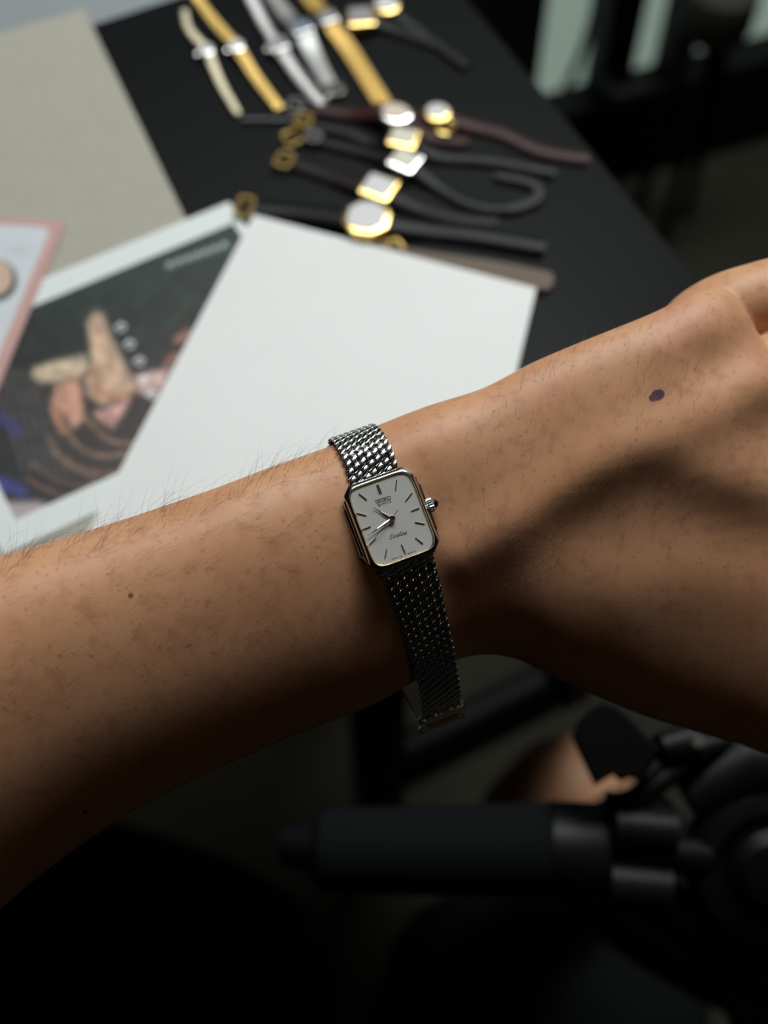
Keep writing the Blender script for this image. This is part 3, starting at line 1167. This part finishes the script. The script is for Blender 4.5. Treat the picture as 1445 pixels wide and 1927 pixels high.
# lettering drawn as raised strokes
GLY = {
    'S': [[(1, .8), (.85, 1), (.15, 1), (0, .85), (0, .62), (.15, .52), (.85, .48), (1, .38), (1, .15), (.85, 0), (.15, 0), (0, .2)]],
    'E': [[(1, .8), (1, 1), (0, 1)], [(.15, 1), (.15, 0)], [(0, 0), (1, 0), (1, .2)], [(.15, .52), (.75, .52)]],
    'I': [[(.5, 0), (.5, 1)], [(0.1, 0), (.9, 0)], [(0.1, 1), (.9, 1)]],
    'K': [[(.12, 0), (.12, 1)], [(-.03, 0), (.3, 0)], [(-.03, 1), (.3, 1)], [(.15, .4), (.85, 1)], [(.65, 1), (1, 1)], [(.42, .62), (.88, 0)], [(.7, 0), (1.03, 0)]],
    'O': [[(.3, 0), (.7, 0), (1, .3), (1, .7), (.7, 1), (.3, 1), (0, .7), (0, .3), (.3, 0)]],
    'Q': [[(.3, 0), (.7, 0), (1, .3), (1, .7), (.7, 1), (.3, 1), (0, .7), (0, .3), (.3, 0)], [(.6, .3), (1, -.1)]],
    'U': [[(0, 1), (0, .25), (.25, 0), (.75, 0), (1, .25), (1, 1)]],
    'A': [[(0, 0), (.5, 1), (1, 0)], [(.2, .35), (.8, .35)]],
    'R': [[(0, 0), (0, 1), (.75, 1), (1, .8), (.75, .5), (0, .5)], [(.5, .5), (1, 0)]],
    'T': [[(.5, 0), (.5, 1)], [(0, 1), (1, 1)]],
    'Z': [[(0, 1), (1, 1), (0, 0), (1, 0)]],
    'J': [[(.7, 1), (.7, .2), (.4, 0), (.1, .2)]],
    'P': [[(0, 0), (0, 1), (.8, 1), (1, .75), (.8, .5), (0, .5)]],
    'N': [[(0, 0), (0, 1), (1, 0), (1, 1)]],
    '1': [[(.5, 0), (.5, 1), (.2, .8)]],
    '2': [[(0, .8), (.3, 1), (.8, 1), (1, .7), (0, 0), (1, 0)]],
    '5': [[(1, 1), (0, 1), (0, .55), (.7, .6), (1, .3), (.6, 0), (0, .1)]],
    '7': [[(0, 1), (1, 1), (.35, 0)]],
    '0': [[(.3, 0), (.7, 0), (1, .3), (1, .7), (.7, 1), (.3, 1), (0, .7), (0, .3), (.3, 0)]],
    '~': [[(0, .4), (.3, .8), (.55, .3), (1, .7)]],
    # script letters
    'e': [[(0, .25), (.75, .42), (.7, .66), (.35, .68), (.05, .35), (.15, .03), (.5, 0), (.95, .2)]],
    'x': [[(0, .62), (.25, .62), (.6, .02), (.95, .12)], [(.9, .66), (.1, 0)]],
    'c': [[(.8, .55), (.5, .68), (.12, .4), (.15, .08), (.5, 0), (.95, .2)]],
    'l': [[(0, .2), (.6, .9), (.5, 1.12), (.25, .95), (.2, .2), (.4, 0), (.9, .2)]],
    'i': [[(.1, .4), (.35, .62), (.3, .1), (.5, 0), (.9, .2)], [(.5, .92), (.55, .98)]],
    'n': [[(0, .6), (.18, .62), (.1, 0), (.1, .3), (.5, .64), (.7, .55), (.62, .08), (.8, 0), (1.05, .2)]],
    'W': [[(1, .95), (.75, 1.12), (.35, 1.0), (.3, .75), (.7, .66)], [(.7, .66), (.2, .55), (-.05, .2), (.15, -.05), (.6, 0), (.95, .28)]],
}


def lettering(txt, p0, p1, hpx, thick, name, gap=.28, slant=0.0, widths=None):
    (ax, ay), (bx, by) = dial_xy(*p0), dial_xy(*p1)
    d = Vector((bx - ax, by - ay, 0))
    L_ = d.length
    d.normalize()
    up = Vector((-d.y, d.x, 0))
    H_ = hpx / 6.568 / 8.1 * mm
    ws = [1.0 if not widths else widths.get(c, 1.0) for c in txt]
    tot = sum(ws) + gap * (len(txt) - 1)
    k = L_ / tot
    b = MB()
    cur = 0
    for ch, w in zip(txt, ws):
        for st in GLY.get(ch, []):
            P = []
            for (x, y) in st:
                P.append(Vector((ax, ay, 0)) + d * ((cur + x * w) * k + slant * y * H_) + up * (y * H_))
            for a, c in zip(P, P[1:]):
                e = (c - a)
                if e.length < 1e-9:
                    continue
                e.normalize()
                n = Vector((-e.y, e.x, 0)) * (thick / 2)
                a2, c2 = a - e * thick * .4, c + e * thick * .4
                z0, z1 = Vector((0, 0, DIALZ)), Vector((0, 0, DIALZ + .00002))
                b.rings([[a2 - n + z0, a2 - n + z1, a2 + n + z1, a2 + n + z0], [c2 - n + z0, c2 - n + z1, c2 + n + z1, c2 + n + z0]])
        cur += w + gap
    return b.build(name, M['ink'], dial, smooth=0)


lettering('SEIKO', (508, 508), (695, 450), 36, .00014, 'lettering', .22, widths={'S': 1.1, 'E': 1.1, 'I': .62, 'K': 1.15, 'O': 1.35})
lettering('QUARTZ', (536, 545), (700, 492), 27, .00010, 'lettering', .3)
lettering('Wxceline', (680, 952), (892, 887), 48, .00011, 'lettering', .06, .35, widths={'W': 1.5, 'l': .65, 'i': .6, 'n': 1.1})
lettering('JAPAN 1221', (702, 1208), (842, 1163), 14, .00006, 'lettering', .25)
lettering('~', (862, 1152), (890, 1142), 16, .00008, 'lettering', .2)
lettering('5270 R', (905, 1138), (998, 1106), 14, .00006, 'lettering', .25)

# crown with black stone
def lathe_x(prof, n=24):
    """profile (x, r) revolved about the local x axis"""
    return [[(x * mm, r * mm * math.cos(2 * math.pi * k / n), (2.4 + r * math.sin(2 * math.pi * k / n)) * mm) for k in range(n)] for x, r in prof]


crn = MB()
ribs = []
for x, r in ((9.6, .9), (10.0, 1.45), (10.3, 1.6), (11.3, 1.6), (11.6, 1.35)):
    ribs.append([(x * mm, (r * (1 + (.07 if k % 2 else -.07) * (r > 1.4))) * mm * math.cos(2 * math.pi * k / 36), (2.6 + r * (1 + (.07 if k % 2 else -.07) * (r > 1.4)) * math.sin(2 * math.pi * k / 36)) * mm) for k in range(36)])
crn.rings(ribs)
crown = crn.build('crown', M['steel_soft'], watch, 20)
st = MB().rings([[(x * mm, r * mm * math.cos(2 * math.pi * k / 24), (2.6 + r * math.sin(2 * math.pi * k / 24)) * mm) for k in range(24)] for x, r in ((11.5, 1.25), (12.0, 1.15), (12.6, .7), (12.95, .15))])
st.build('crown_stone', M['stone'], crown, 50)
crown.location = (dial_xy(1200, 510)[0] - 10.9 * mm, (dial_xy(1200, 510)[1]), 0)

# bracelet path around the wrist
O = hit - WN * 0.020
o_l = INV @ O
YS = 0.0


def loop_pt(al):
    """al degrees from the dial normal; positive over the 12 o'clock side"""
    a = math.radians(al)
    d = WN * math.cos(a) + WY * math.sin(a)
    h = BV.ray_cast(O, d)
    r = (h[0] - O).length if h[0] is not None else 0.02
    sl = 0.0
    if al < -40:
        sl = 0.0125 * math.exp(-((al + 120) / 30.0) ** 2)
    return O + d * (r + 0.0013 + sl)


def smooth_path(P, it=6):
    P = [p.copy() for p in P]
    for _ in range(it):
        P = [P[0]] + [(P[i - 1] + P[i] * 2 + P[i + 1]) / 4 for i in range(1, len(P) - 1)] + [P[-1]]
    return P


def resample(P, step):
    L_ = [0]
    for a, b in zip(P, P[1:]):
        L_.append(L_[-1] + (b - a).length)
    n = int(L_[-1] / step)
    out = []
    j = 0
    for i in range(n + 1):
        s = i * step
        while j < len(L_) - 2 and L_[j + 1] < s:
            j += 1
        t = (s - L_[j]) / max(L_[j + 1] - L_[j], 1e-9)
        out.append(P[j].lerp(P[j + 1], t))
    return out


def bracelet(name, sgn, a0, a1, w0, w1):
    P = [WMX @ Vector((0, sgn * 9.4 * mm, 2.7 * mm)), WMX @ Vector((0, sgn * 11.0 * mm, 2.4 * mm))]
    angs = np.linspace(a0, a1, 22)
    P += [loop_pt(a) for a in angs]
    P = smooth_path(catmull(P, 6), 30)
    P = resample(P, 0.0003)
    n = len(P)
    b = MB()
    inner = MB()
    ringsl = []
    fr = []
    for i, p in enumerate(P):
        t = (P[min(i + 2, n - 1)] - P[max(i - 2, 0)]).normalized() * sgn      # along +Y side
        nn = WX.cross(t).normalized()
        if nn.dot(p - O) < 0:
            nn = -nn
        s = i / (n - 1)
        fr.append((p, t, nn, w0 + (w1 - w0) * min(1, s * 1.5)))
    Ltot = (n - 1) * 0.0003
    NC = 7
    for k in range(NC):
        ph = (-k * 0.00142) % 0.00219
        m_ = 0
        while True:
            sy = ph + m_ * 0.00219 if sgn > 0 else (0.00219 - ph) + m_ * 0.00219
            m_ += 1
            if sy > Ltot:
                break
            p, t, nn, w = fr[min(n - 1, int(sy / 0.0003))]
            pitch = w / NC
            tl = math.radians(33)
            la = (t * math.cos(tl) + WX * math.sin(tl))
            wa = (WX * math.cos(tl) - t * math.sin(tl))
            c = p + WX * ((k - (NC - 1) / 2) * pitch)
            b.grain(c, wa * pitch * .46, la * .00150, nn * .00034)
    for p, t, nn, w in fr[::4]:
        h = w / 2 - .0003
        ringsl.append([p - WX * h - nn * .0006, p + WX * h - nn * .0006, p + WX * h - nn * .00015, p - WX * h - nn * .00015])
    b2 = b.build(name, M['band_steel'], watch, 60, WMX)
    inner.rings(ringsl)
    inner.build('woven_backing', M['steel_dark'], b2, 30, WMX)
    return P, t


PU, _ = bracelet('upper_bracelet', 1, 38, 178, .0126, .0100)
PL, tl_ = bracelet('lower_bracelet', -1, -36, -104, .0138, .0106)
# clasp at the end of the lower band
pe = PL[-1]
te = (PL[-1] - PL[-4]).normalized()
ne = WX.cross(te).normalized()
if ne.dot(pe - O) < 0:
    ne = -ne
CM = frame_of(WX, te, WX.cross(te), pe)
cl = MB().box(.0108, .0085, .0016, CM @ Matrix.Translation((0, .0035, 0)), .0003)
clo = cl.build('clasp', M['steel'], watch, 30, WMX)
MB().box(.0086, .0011, .0008, CM @ Matrix.Translation((0, .0048, (.001 if CM.to_3x3().col[2].dot(ne) > 0 else -.001))), .0001).build('clasp_bar', M['brass'], clo, 30, WMX)
lug = MB()
for sx in (-1, 1):
    lug.ellipsoid(CM @ Vector((sx * .0056, .0003, 0)), [WX * .0009, te * .0011, ne * .0011])
    lug.ellipsoid(CM @ Vector((sx * .0056, .0070, 0)), [WX * .0009, te * .0011, ne * .0011])
lug.build('clasp_lug', M['steel_soft'], clo, 60, WMX)
# band continuing under the wrist to the far side
P3 = smooth_path(catmull([pe + te * .007] + [loop_pt(a) for a in np.linspace(-130, -180, 6)], 5), 6)
rs = []
for i, p in enumerate(P3):
    t = (P3[min(i + 1, len(P3) - 1)] - P3[max(i - 1, 0)]).normalized()
    nn = WX.cross(t).normalized()
    rs.append([p - WX * .0048 - nn * .0006, p + WX * .0048 - nn * .0006, p + WX * .0048 + nn * .0006, p - WX * .0048 + nn * .0006])
MB().rings(rs).build('band_end', M['steel_soft'], watch, 30, WMX)

# ------------------------------------------------------------------ wristwatches laid out on the table
def strap_mesh(P, w0, w1, t, links=0.0, taper_end=True):
    """ribbon or row of links along the world path P"""
    b = MB()
    P = catmull(P, 10)
    Z = Vector((0, 0, 1))
    if links:
        P = resample(P, links)
    n = len(P)
    rs = []
    for i, p in enumerate(P):
        d = (P[min(i + 1, n - 1)] - P[max(i - 1, 0)]).normalized()
        x = d.cross(Z).normalized()
        nn = x.cross(d)
        s = i / (n - 1)
        w = w0 + (w1 - w0) * s
        if links:
            m_ = frame_of(x, d, nn, p + nn * t / 2)
            b.prism([(a * w / 2 * 1.0, c * links * .47) for a, c in ((-1, -1), (-.35, -1.15), (.35, -1.15), (1, -1), (1, 1), (.35, 1.15), (-.35, 1.15), (-1, 1))], -t / 2, t / 2, t * .3, m_)
        else:
            if taper_end and s > .97:
                w *= 0.8
            h = w / 2
            rs.append([p - x * h, p + x * h, p + x * h + nn * t * .45, p + x * h * .7 + nn * t * .9, p + nn * t, p - x * h * .7 + nn * t * .9, p - x * h + nn * t * .45])
    if not links:
        b.rings(rs)
    return b


def table_watch(label, pts, hi, w, smat, cmat, dmat, shape, size, links=0.0, buckle=None, bmat=None, t=0.0022, strap='strap', ht=.006, lift=0.0, w1=None, group='wristwatches on the table'):
    P = [gp(x, y) + Vector((0, 0, .0004)) for x, y in pts]
    c = P[hi]
    a, b_ = P[max(hi - 1, 0)], P[min(hi + 1, len(P) - 1)]
    d = Vector(((b_ - a).x, (b_ - a).y, 0)).normalized()
    x = d.cross(Vector((0, 0, 1)))
    root = empty('wristwatch', frame_of(x, d, Vector((0, 0, 1)), c))
    MXR = root.matrix_world.copy()
    tag(root, label, 'wristwatch', group)
    hw, hh = size[0] / 2, size[1] / 2
    if shape == 'round':
        ol = circle(hw, hh)
    elif shape == 'oct':
        ol = octagon(hw, hh, hw * .58, hh * .58)
    else:
        ol = rrect(hw, hh, min(hw, hh) * .18, 3)
    z0 = lift
    case = MB().prism(ol, z0 + .0008, z0 + ht, .0008).build('case', cmat, root, 30)
    MB().prism([(px * .78, py * .78) for px, py in ol], z0 + ht - .0004, z0 + ht + .0003).build('dial', dmat, root, 30)
    MB().tube([(hw, 0, z0 + ht * .5), (hw + .0016, 0, z0 + ht * .5)], .0011, 12).build('crown', cmat, case, 30)
    # straps: from the case ends outwards
    P1 = [p.copy() for p in P[:hi]]
    P2 = [p.copy() for p in P[hi + 1:]]
    e0 = MXR @ Vector((0, -hh * .85, z0 + ht * .3))
    e1 = MXR @ Vector((0, hh * .85, z0 + ht * .3))
    w1 = w1 or w * .8
    if P1:
        strap_mesh([e0] + P1[::-1], w, w1, t, links).build(strap, smat, root, 40, MXR)
    if P2:
        strap_mesh([e1] + P2, w, w1, t, links).build(strap, smat, root, 40, MXR)
    if buckle is not None:
        bp_ = gp(*buckle) + Vector((0, 0, .0035 + lift * .2))
        m_ = frame_of(x, d, Vector((0, 0, 1)), bp_)
        hw2, hl = w1 * .50 + .0004, .0032
        k = rrect(hw2, hl, .0015, 3)
        bb = MB().tube([m_ @ Vector((px, py, 0)) for px, py in k + k[:1]], .0008, 8)
        bb.tube([m_ @ Vector((0, -hl, .0005)), m_ @ Vector((0, hl, .0008))], .0006, 8)
        bb.build('buckle', bmat or cmat, root, 40, MXR)
    return root


table_watch('thin pale gold link bracelet watch, leftmost of the row at the top', [(347, 22), (355, 58), (390, 106), (416, 162), (448, 218)], 2, .0042, M['twotone'], M['steel'], M['dial_white'], 'round', (.0075, .0075), links=.0016, t=.0018, ht=.004)
table_watch('yellow gold chain bracelet watch with small pale dial, second from the left', [(366, -4), (403, 46), (446, 98), (482, 152), (528, 212)], 2, .0056, M['gold_soft'], M['steel'], M['dial_white'], 'round', (.0080, .0080), links=.0022, t=.0020, ht=.004)
table_watch('silver link bracelet watch with small square head, third from the left', [(466, -10), (497, 50), (524, 96), (562, 148), (606, 202)], 2, .0062, M['steel_soft'], M['steel_soft'], M['dial_grey'], 'rect', (.0095, .0085), links=.0018, t=.0020, ht=.004, w1=.0062)
table_watch('silver mesh bracelet watch with blue grey dial and bright clasp', [(508, -12), (542, 36), (568, 66), (592, 112), (626, 176)], 2, .0090, M['steel_soft'], M['steel_soft'], M['dial_blue'], 'rect', (.0105, .0085), links=.0009, t=.0014, ht=.0045, w1=.0070, buckle=(629, 180), bmat=M['steel'])
table_watch('flat gold mesh bracelet watch with small grey dial', [(573, -12), (600, 22), (617, 46), (662, 106), (722, 202)], 2, .0085, M['gold_soft'], M['steel_soft'], M['dial_grey'], 'rect', (.0090, .0085), links=.0011, t=.0016, ht=.0045, w1=.0085)
table_watch('rectangular gold watch on a black strap, beside the round gold one', [(640, 66), (679, 50), (742, 58), (830, 90)], 1, .0085, M['leather_black'], M['gold'], M['dial_grey'], 'rect', (.0135, .0130))
table_watch('round gold watch with pale dial, rightmost at the top edge', [(688, 10), (727, 28), (800, 70), (880, 130)], 1, .0080, M['leather_black'], M['gold'], M['dial_white'], 'round', (.0130, .0130))
table_watch('oval silver watch with pinkish dial on a dark brown strap', [(588, 208), (662, 218), (744, 238), (812, 262), (880, 272)], 2, .0085, M['leather_brown'], M['steel'], M['dial_rose'], 'round', (.0125, .0150), buckle=(556, 212), bmat=M['steel_dull'], lift=.002)
table_watch('small gold watch with pale dial on a long reddish brown strap', [(700, 206), (760, 218), (822, 230), (884, 240), (945, 256), (1015, 288), (1108, 305)], 2, .0080, M['leather_brown'], M['gold'], M['dial_white'], 'round', (.0115, .0120), buckle=(838, 252), bmat=M['gold'], w1=.0070)
table_watch('cream dialled gold watch on a black strap, above the silver headed one', [(578, 238), (650, 252), (704, 272), (758, 281), (826, 298), (920, 306), (1045, 330)], 3, .0085, M['leather_black'], M['gold'], M['dial_cream'], 'rect', (.0120, .0130), buckle=(572, 238), bmat=M['gold_dull'], lift=.001)
table_watch('square silver watch on a black strap that curls into a loop', [(592, 268), (680, 290), (761, 320), (826, 356), (885, 388), (955, 397), (1010, 378), (1000, 350), (930, 335)], 2, .0080, M['leather_black'], M['steel'], M['dial_cream'], 'rect', (.0120, .0130), buckle=(590, 268), bmat=M['steel_dull'], w1=.005)
table_watch('square gold rimmed white watch on a dark umber strap', [(552, 312), (620, 334), (712, 370), (786, 394), (856, 414), (935, 424)], 2, .0090, M['leather_umber'], M['gold'], M['dial_white'], 'rect', (.0135, .0145), buckle=(536, 312), bmat=M['gold_dull'], w1=.0075)
table_watch('large octagonal gold watch with white dial on a black leather strap', [(472, 398), (560, 404), (690, 427), (800, 438), (900, 450), (1025, 472)], 2, .0110, M['leather_black'], M['gold'], M['dial_white'], 'oct', (.0195, .0195), buckle=(462, 400), bmat=M['gold_dull'], w1=.0095, t=.003)

tp_ = MB()
P = [gp(x, y) + Vector((0, 0, .0004)) for x, y in ((690, 478), (800, 497), (930, 516), (1040, 538))]
P = catmull(P, 12)
rs = []
for i, p in enumerate(P):
    d = (P[min(i + 1, len(P) - 1)] - P[max(i - 1, 0)]).normalized()
    x = d.cross(Vector((0, 0, 1)))
    s = (len(P) - 1 - i) * .0022
    h = .0048 * min(1, math.sqrt(max(.02, min(1, s / .0048 * (2 - min(1, s / .0048))))))
    rs.append([p - x * h, p + x * h, p + x * h + Vector((0, 0, .002)), p - x * h + Vector((0, 0, .002))])
tp_.rings(rs)
tag(tp_.build('watch_strap', M['suede'], smooth=20), 'taupe suede strap end with rounded tip sticking out from under the white card', 'strap')
rd = MB().tube([gp(452, 230) + Vector((0, 0, .0012)), gp(552, 231) + Vector((0, 0, .0012))], .0011, 10).build('metal_rod', mat('dull_grey_metal', (.10, .10, .11), .5, .6))
tag(rd, 'thin grey rod lying between the bracelet ends on the black table', 'rod')
for (px, py, mt, lab) in ((556, 262, M['gold_dull'], 'gold buckle in the cluster left of the strap watches'), (735, 474, M['gold_soft'], 'gold buckle half hidden at the top edge of the white card')):
    m_ = Matrix.Translation(gp(px, py) + Vector((0, 0, .0014))) @ Matrix.Rotation(.5, 4, 'Z')
    k = rrect(.0050, .0040, .0015, 3)
    b = MB().tube([m_ @ Vector((a, c, 0)) for a, c in k + k[:1]], .001, 8)
    b.tube([m_ @ Vector((0, -.004, .0004)), m_ @ Vector((0, .004, .0006))], .0006, 8)
    tag(b.build('buckle', mt), lab, 'buckle', 'loose buckles')

# ------------------------------------------------------------------ foreground shadows: tripod, knee, bag
zt = .50
TRM = Matrix.Translation(cam(1390, 1620, zt))
tri = empty('tripod', TRM)
tag(tri, 'black camera tripod lying at the lower right under the hand', 'tripod')


def tri_tube(pts, r, name, m, n=28, parent=tri, sm=35):
    return MB().tube([cam(*p) for p in pts], r, n).build(name, m, parent, sm, TRM)


tri_tube([(585, 1600, .505), (612, 1600, .505), (1030, 1598, .495), (1046, 1598, .495)], [.011, .0165, .0180, .0172], 'leg', M['foam'])
tri_tube([(1030, 1600, .495), (1038, 1600, .495), (1128, 1606, .493), (1136, 1606, .493)], [.0175, .0190, .0192, .0178], 'leg_lock', M['plastic_black'])
tri_tube([(540, 1588, .51), (600, 1598, .505)], [.008, .010], 'leg_tip', M['plastic_black'])
# clamp block with two rounded lobes
cbk = MB()
A_ = cam(1200, 1606, .490)
xr = (cam(1260, 1612, .49) - cam(1140, 1600, .49)).normalized()
yr = AX_B.cross(xr).normalized()
for yo, rr in ((.0105, .0090), (-.0115, .0100)):
    c = A_ + yr * yo + AX_B * .006
    cbk.tube([c - xr * .0125, c - xr * .0115, c + xr * .0115, c + xr * .0120], [rr * .85, rr, rr, rr * .9], 24)
cbk.box(.024, .040, .024, frame_of(xr, yr, AX_B, A_ - AX_B * .004), .002)
cbk.build('clamp', M['plastic_black'], tri, 35, TRM)
tri_tube([(1255, 1606, .49), (1330, 1615, .49)], [.0075, .0075], 'bolt', M['metal_black'])
hubc = cam(1440, 1625, .495)
hub = MB()
hub.rings([[hubc + (AX_R * math.cos(a) + AX_U * math.sin(a)) * r + AX_B * h for a in [2 * math.pi * k / 48 for k in range(48)]] for r, h in ((.026, -.02), (.030, -.01), (.030, .006), (.028, .010), (.0225, .011), (.0215, .006), (.017, .0062), (.016, .012), (.012, .016), (.004, .017))])
hub.build('hub', M['plastic_black'], tri, 30, TRM)
tri_tube([(1290, 1500, .50), (1400, 1440, .50), (1520, 1440, .50)], [.012, .016, .018], 'neck', M['plastic_black'])
tri_tube([(1150, 1530, .485), (1230, 1480, .485), (1320, 1408, .49), (1400, 1390, .50)], [.0045, .0045, .0050, .006], 'handle', M['plastic_black'])
tri_tube([(1420, 1700, .51), (1440, 1820, .54), (1480, 2000, .60)], [.024, .022, .020], 'centre_column', M['plastic_black'])
tri_tube([(1230, 1690, .50), (1330, 1760, .51), (1420, 1840, .53)], [.010, .012, .014], 'brace', M['plastic_black'])
# knob: faceted wing block on a short arm
kn = MB()
kpts = [(1136, 1319), (1158, 1326), (1186, 1352), (1224, 1392), (1244, 1408), (1238, 1424), (1208, 1470), (1184, 1464), (1166, 1472), (1153, 1458), (1119, 1479), (1096, 1432), (1076, 1390), (1084, 1362), (1108, 1334)]
kf, kb_ = .470, .492
kc = (1160, 1400)
kn.rings([[cam(x, y, kb_) for x, y in kpts], [cam(x, y, kf + .002) for x, y in kpts], [cam(kc[0] + (x - kc[0]) * .9, kc[1] + (y - kc[1]) * .9, kf) for x, y in kpts]])
kn.build('wing_knob', M['plastic_black'], tri, 30, TRM)
tri_tube([(1240, 1410, .484), (1300, 1396, .488)], [.006, .0075], 'knob_stem', M['plastic_black'])
tri_tube([(1298, 1392, .484), (1312, 1402, .484)], [.004, .004], 'release_button', M['steel_soft'], 12)

# bare knee further down
knee = MB()
knee.capsule([cam(1500, 1790, .70), cam(1270, 1690, .77), cam(1150, 1595, .81), cam(1062, 1510, .84)], [.042, .040, .040, .041], 28, 8)
knee.capsule([cam(1068, 1500, .84), cam(1010, 1575, .90), cam(1100, 1600, .98)], [.042, .044, .036], 28, 8)
tmp = knee.build('tmp_knee', None)
md = tmp.modifiers.new('r', 'REMESH')
md.mode = 'VOXEL'
md.voxel_size = 0.003
ms = tmp.modifiers.new('s', 'SMOOTH')
ms.factor = .5
ms.iterations = 14
dg = bpy.context.evaluated_depsgraph_get()
dg.update()
kme = bpy.data.meshes.new_from_object(tmp.evaluated_get(dg))
bpy.data.objects.remove(tmp)
kme.polygons.foreach_set('use_smooth', [True] * len(kme.polygons))
kme.materials.clear()
kme.materials.append(skin_material('knee_skin', [], []))
ko = bpy.data.objects.new('person', kme)
COL.objects.link(ko)
tag(ko, 'bare bent knee in shadow behind the black tripod', 'person')

sh = MB().capsule([cam(1500, 1790, .70), cam(1270, 1690, .77), cam(1168, 1612, .803)], [.048, .046, .0445], 28, 8)  # added black cloth, covers the thigh where it would show lit
sho = sh.build('shorts', M['fabric_black'], ko)
tag(sho, 'black shorts leg, added to hide the lit thigh')

# black bag low at the left
def bag(name, c, sx, sy, sz, rz, label, cat):
    m_ = Matrix.Translation(c) @ Matrix.Rotation(rz, 4, 'Z')
    b = MB()
    rs = []
    n = 48
    for k in range(15):
        v = -1 + 2 * k / 14
        q = (1 - abs(v) ** 3.2) ** .5 if abs(v) < 1 else .02
        q = max(q, .05)
        ring = []
        for j in range(n):
            a = 2 * math.pi * j / n
            e = .55
            x = math.copysign(abs(math.cos(a)) ** e, math.cos(a)) * sx / 2 * q
            y = math.copysign(abs(math.sin(a)) ** e, math.sin(a)) * sy / 2 * q
            w_ = 1 + .03 * noise.noise(Vector((x * 20, y * 20, v * 3)))
            ring.append((x * w_, y * w_, v * sz / 2))
        rs.append(ring)
    b.rings(rs, m_)
    root = b.build(name, M['fabric_black'], None, 50)
    tag(root, label, cat)
    return root


bc = gp(230, 1800, .32)
bag('bag', Vector((bc.x - .03, bc.y - .02, .16)), .30, .26, .32, math.radians(-18), 'black fabric bag standing on the floor at the lower left', 'bag')
bag('cushion', gp(1040, 1850, .10) + Vector((0, 0, -.05)), .24, .20, .10, math.radians(20), 'black cushion on the floor below the tripod leg', 'cushion')
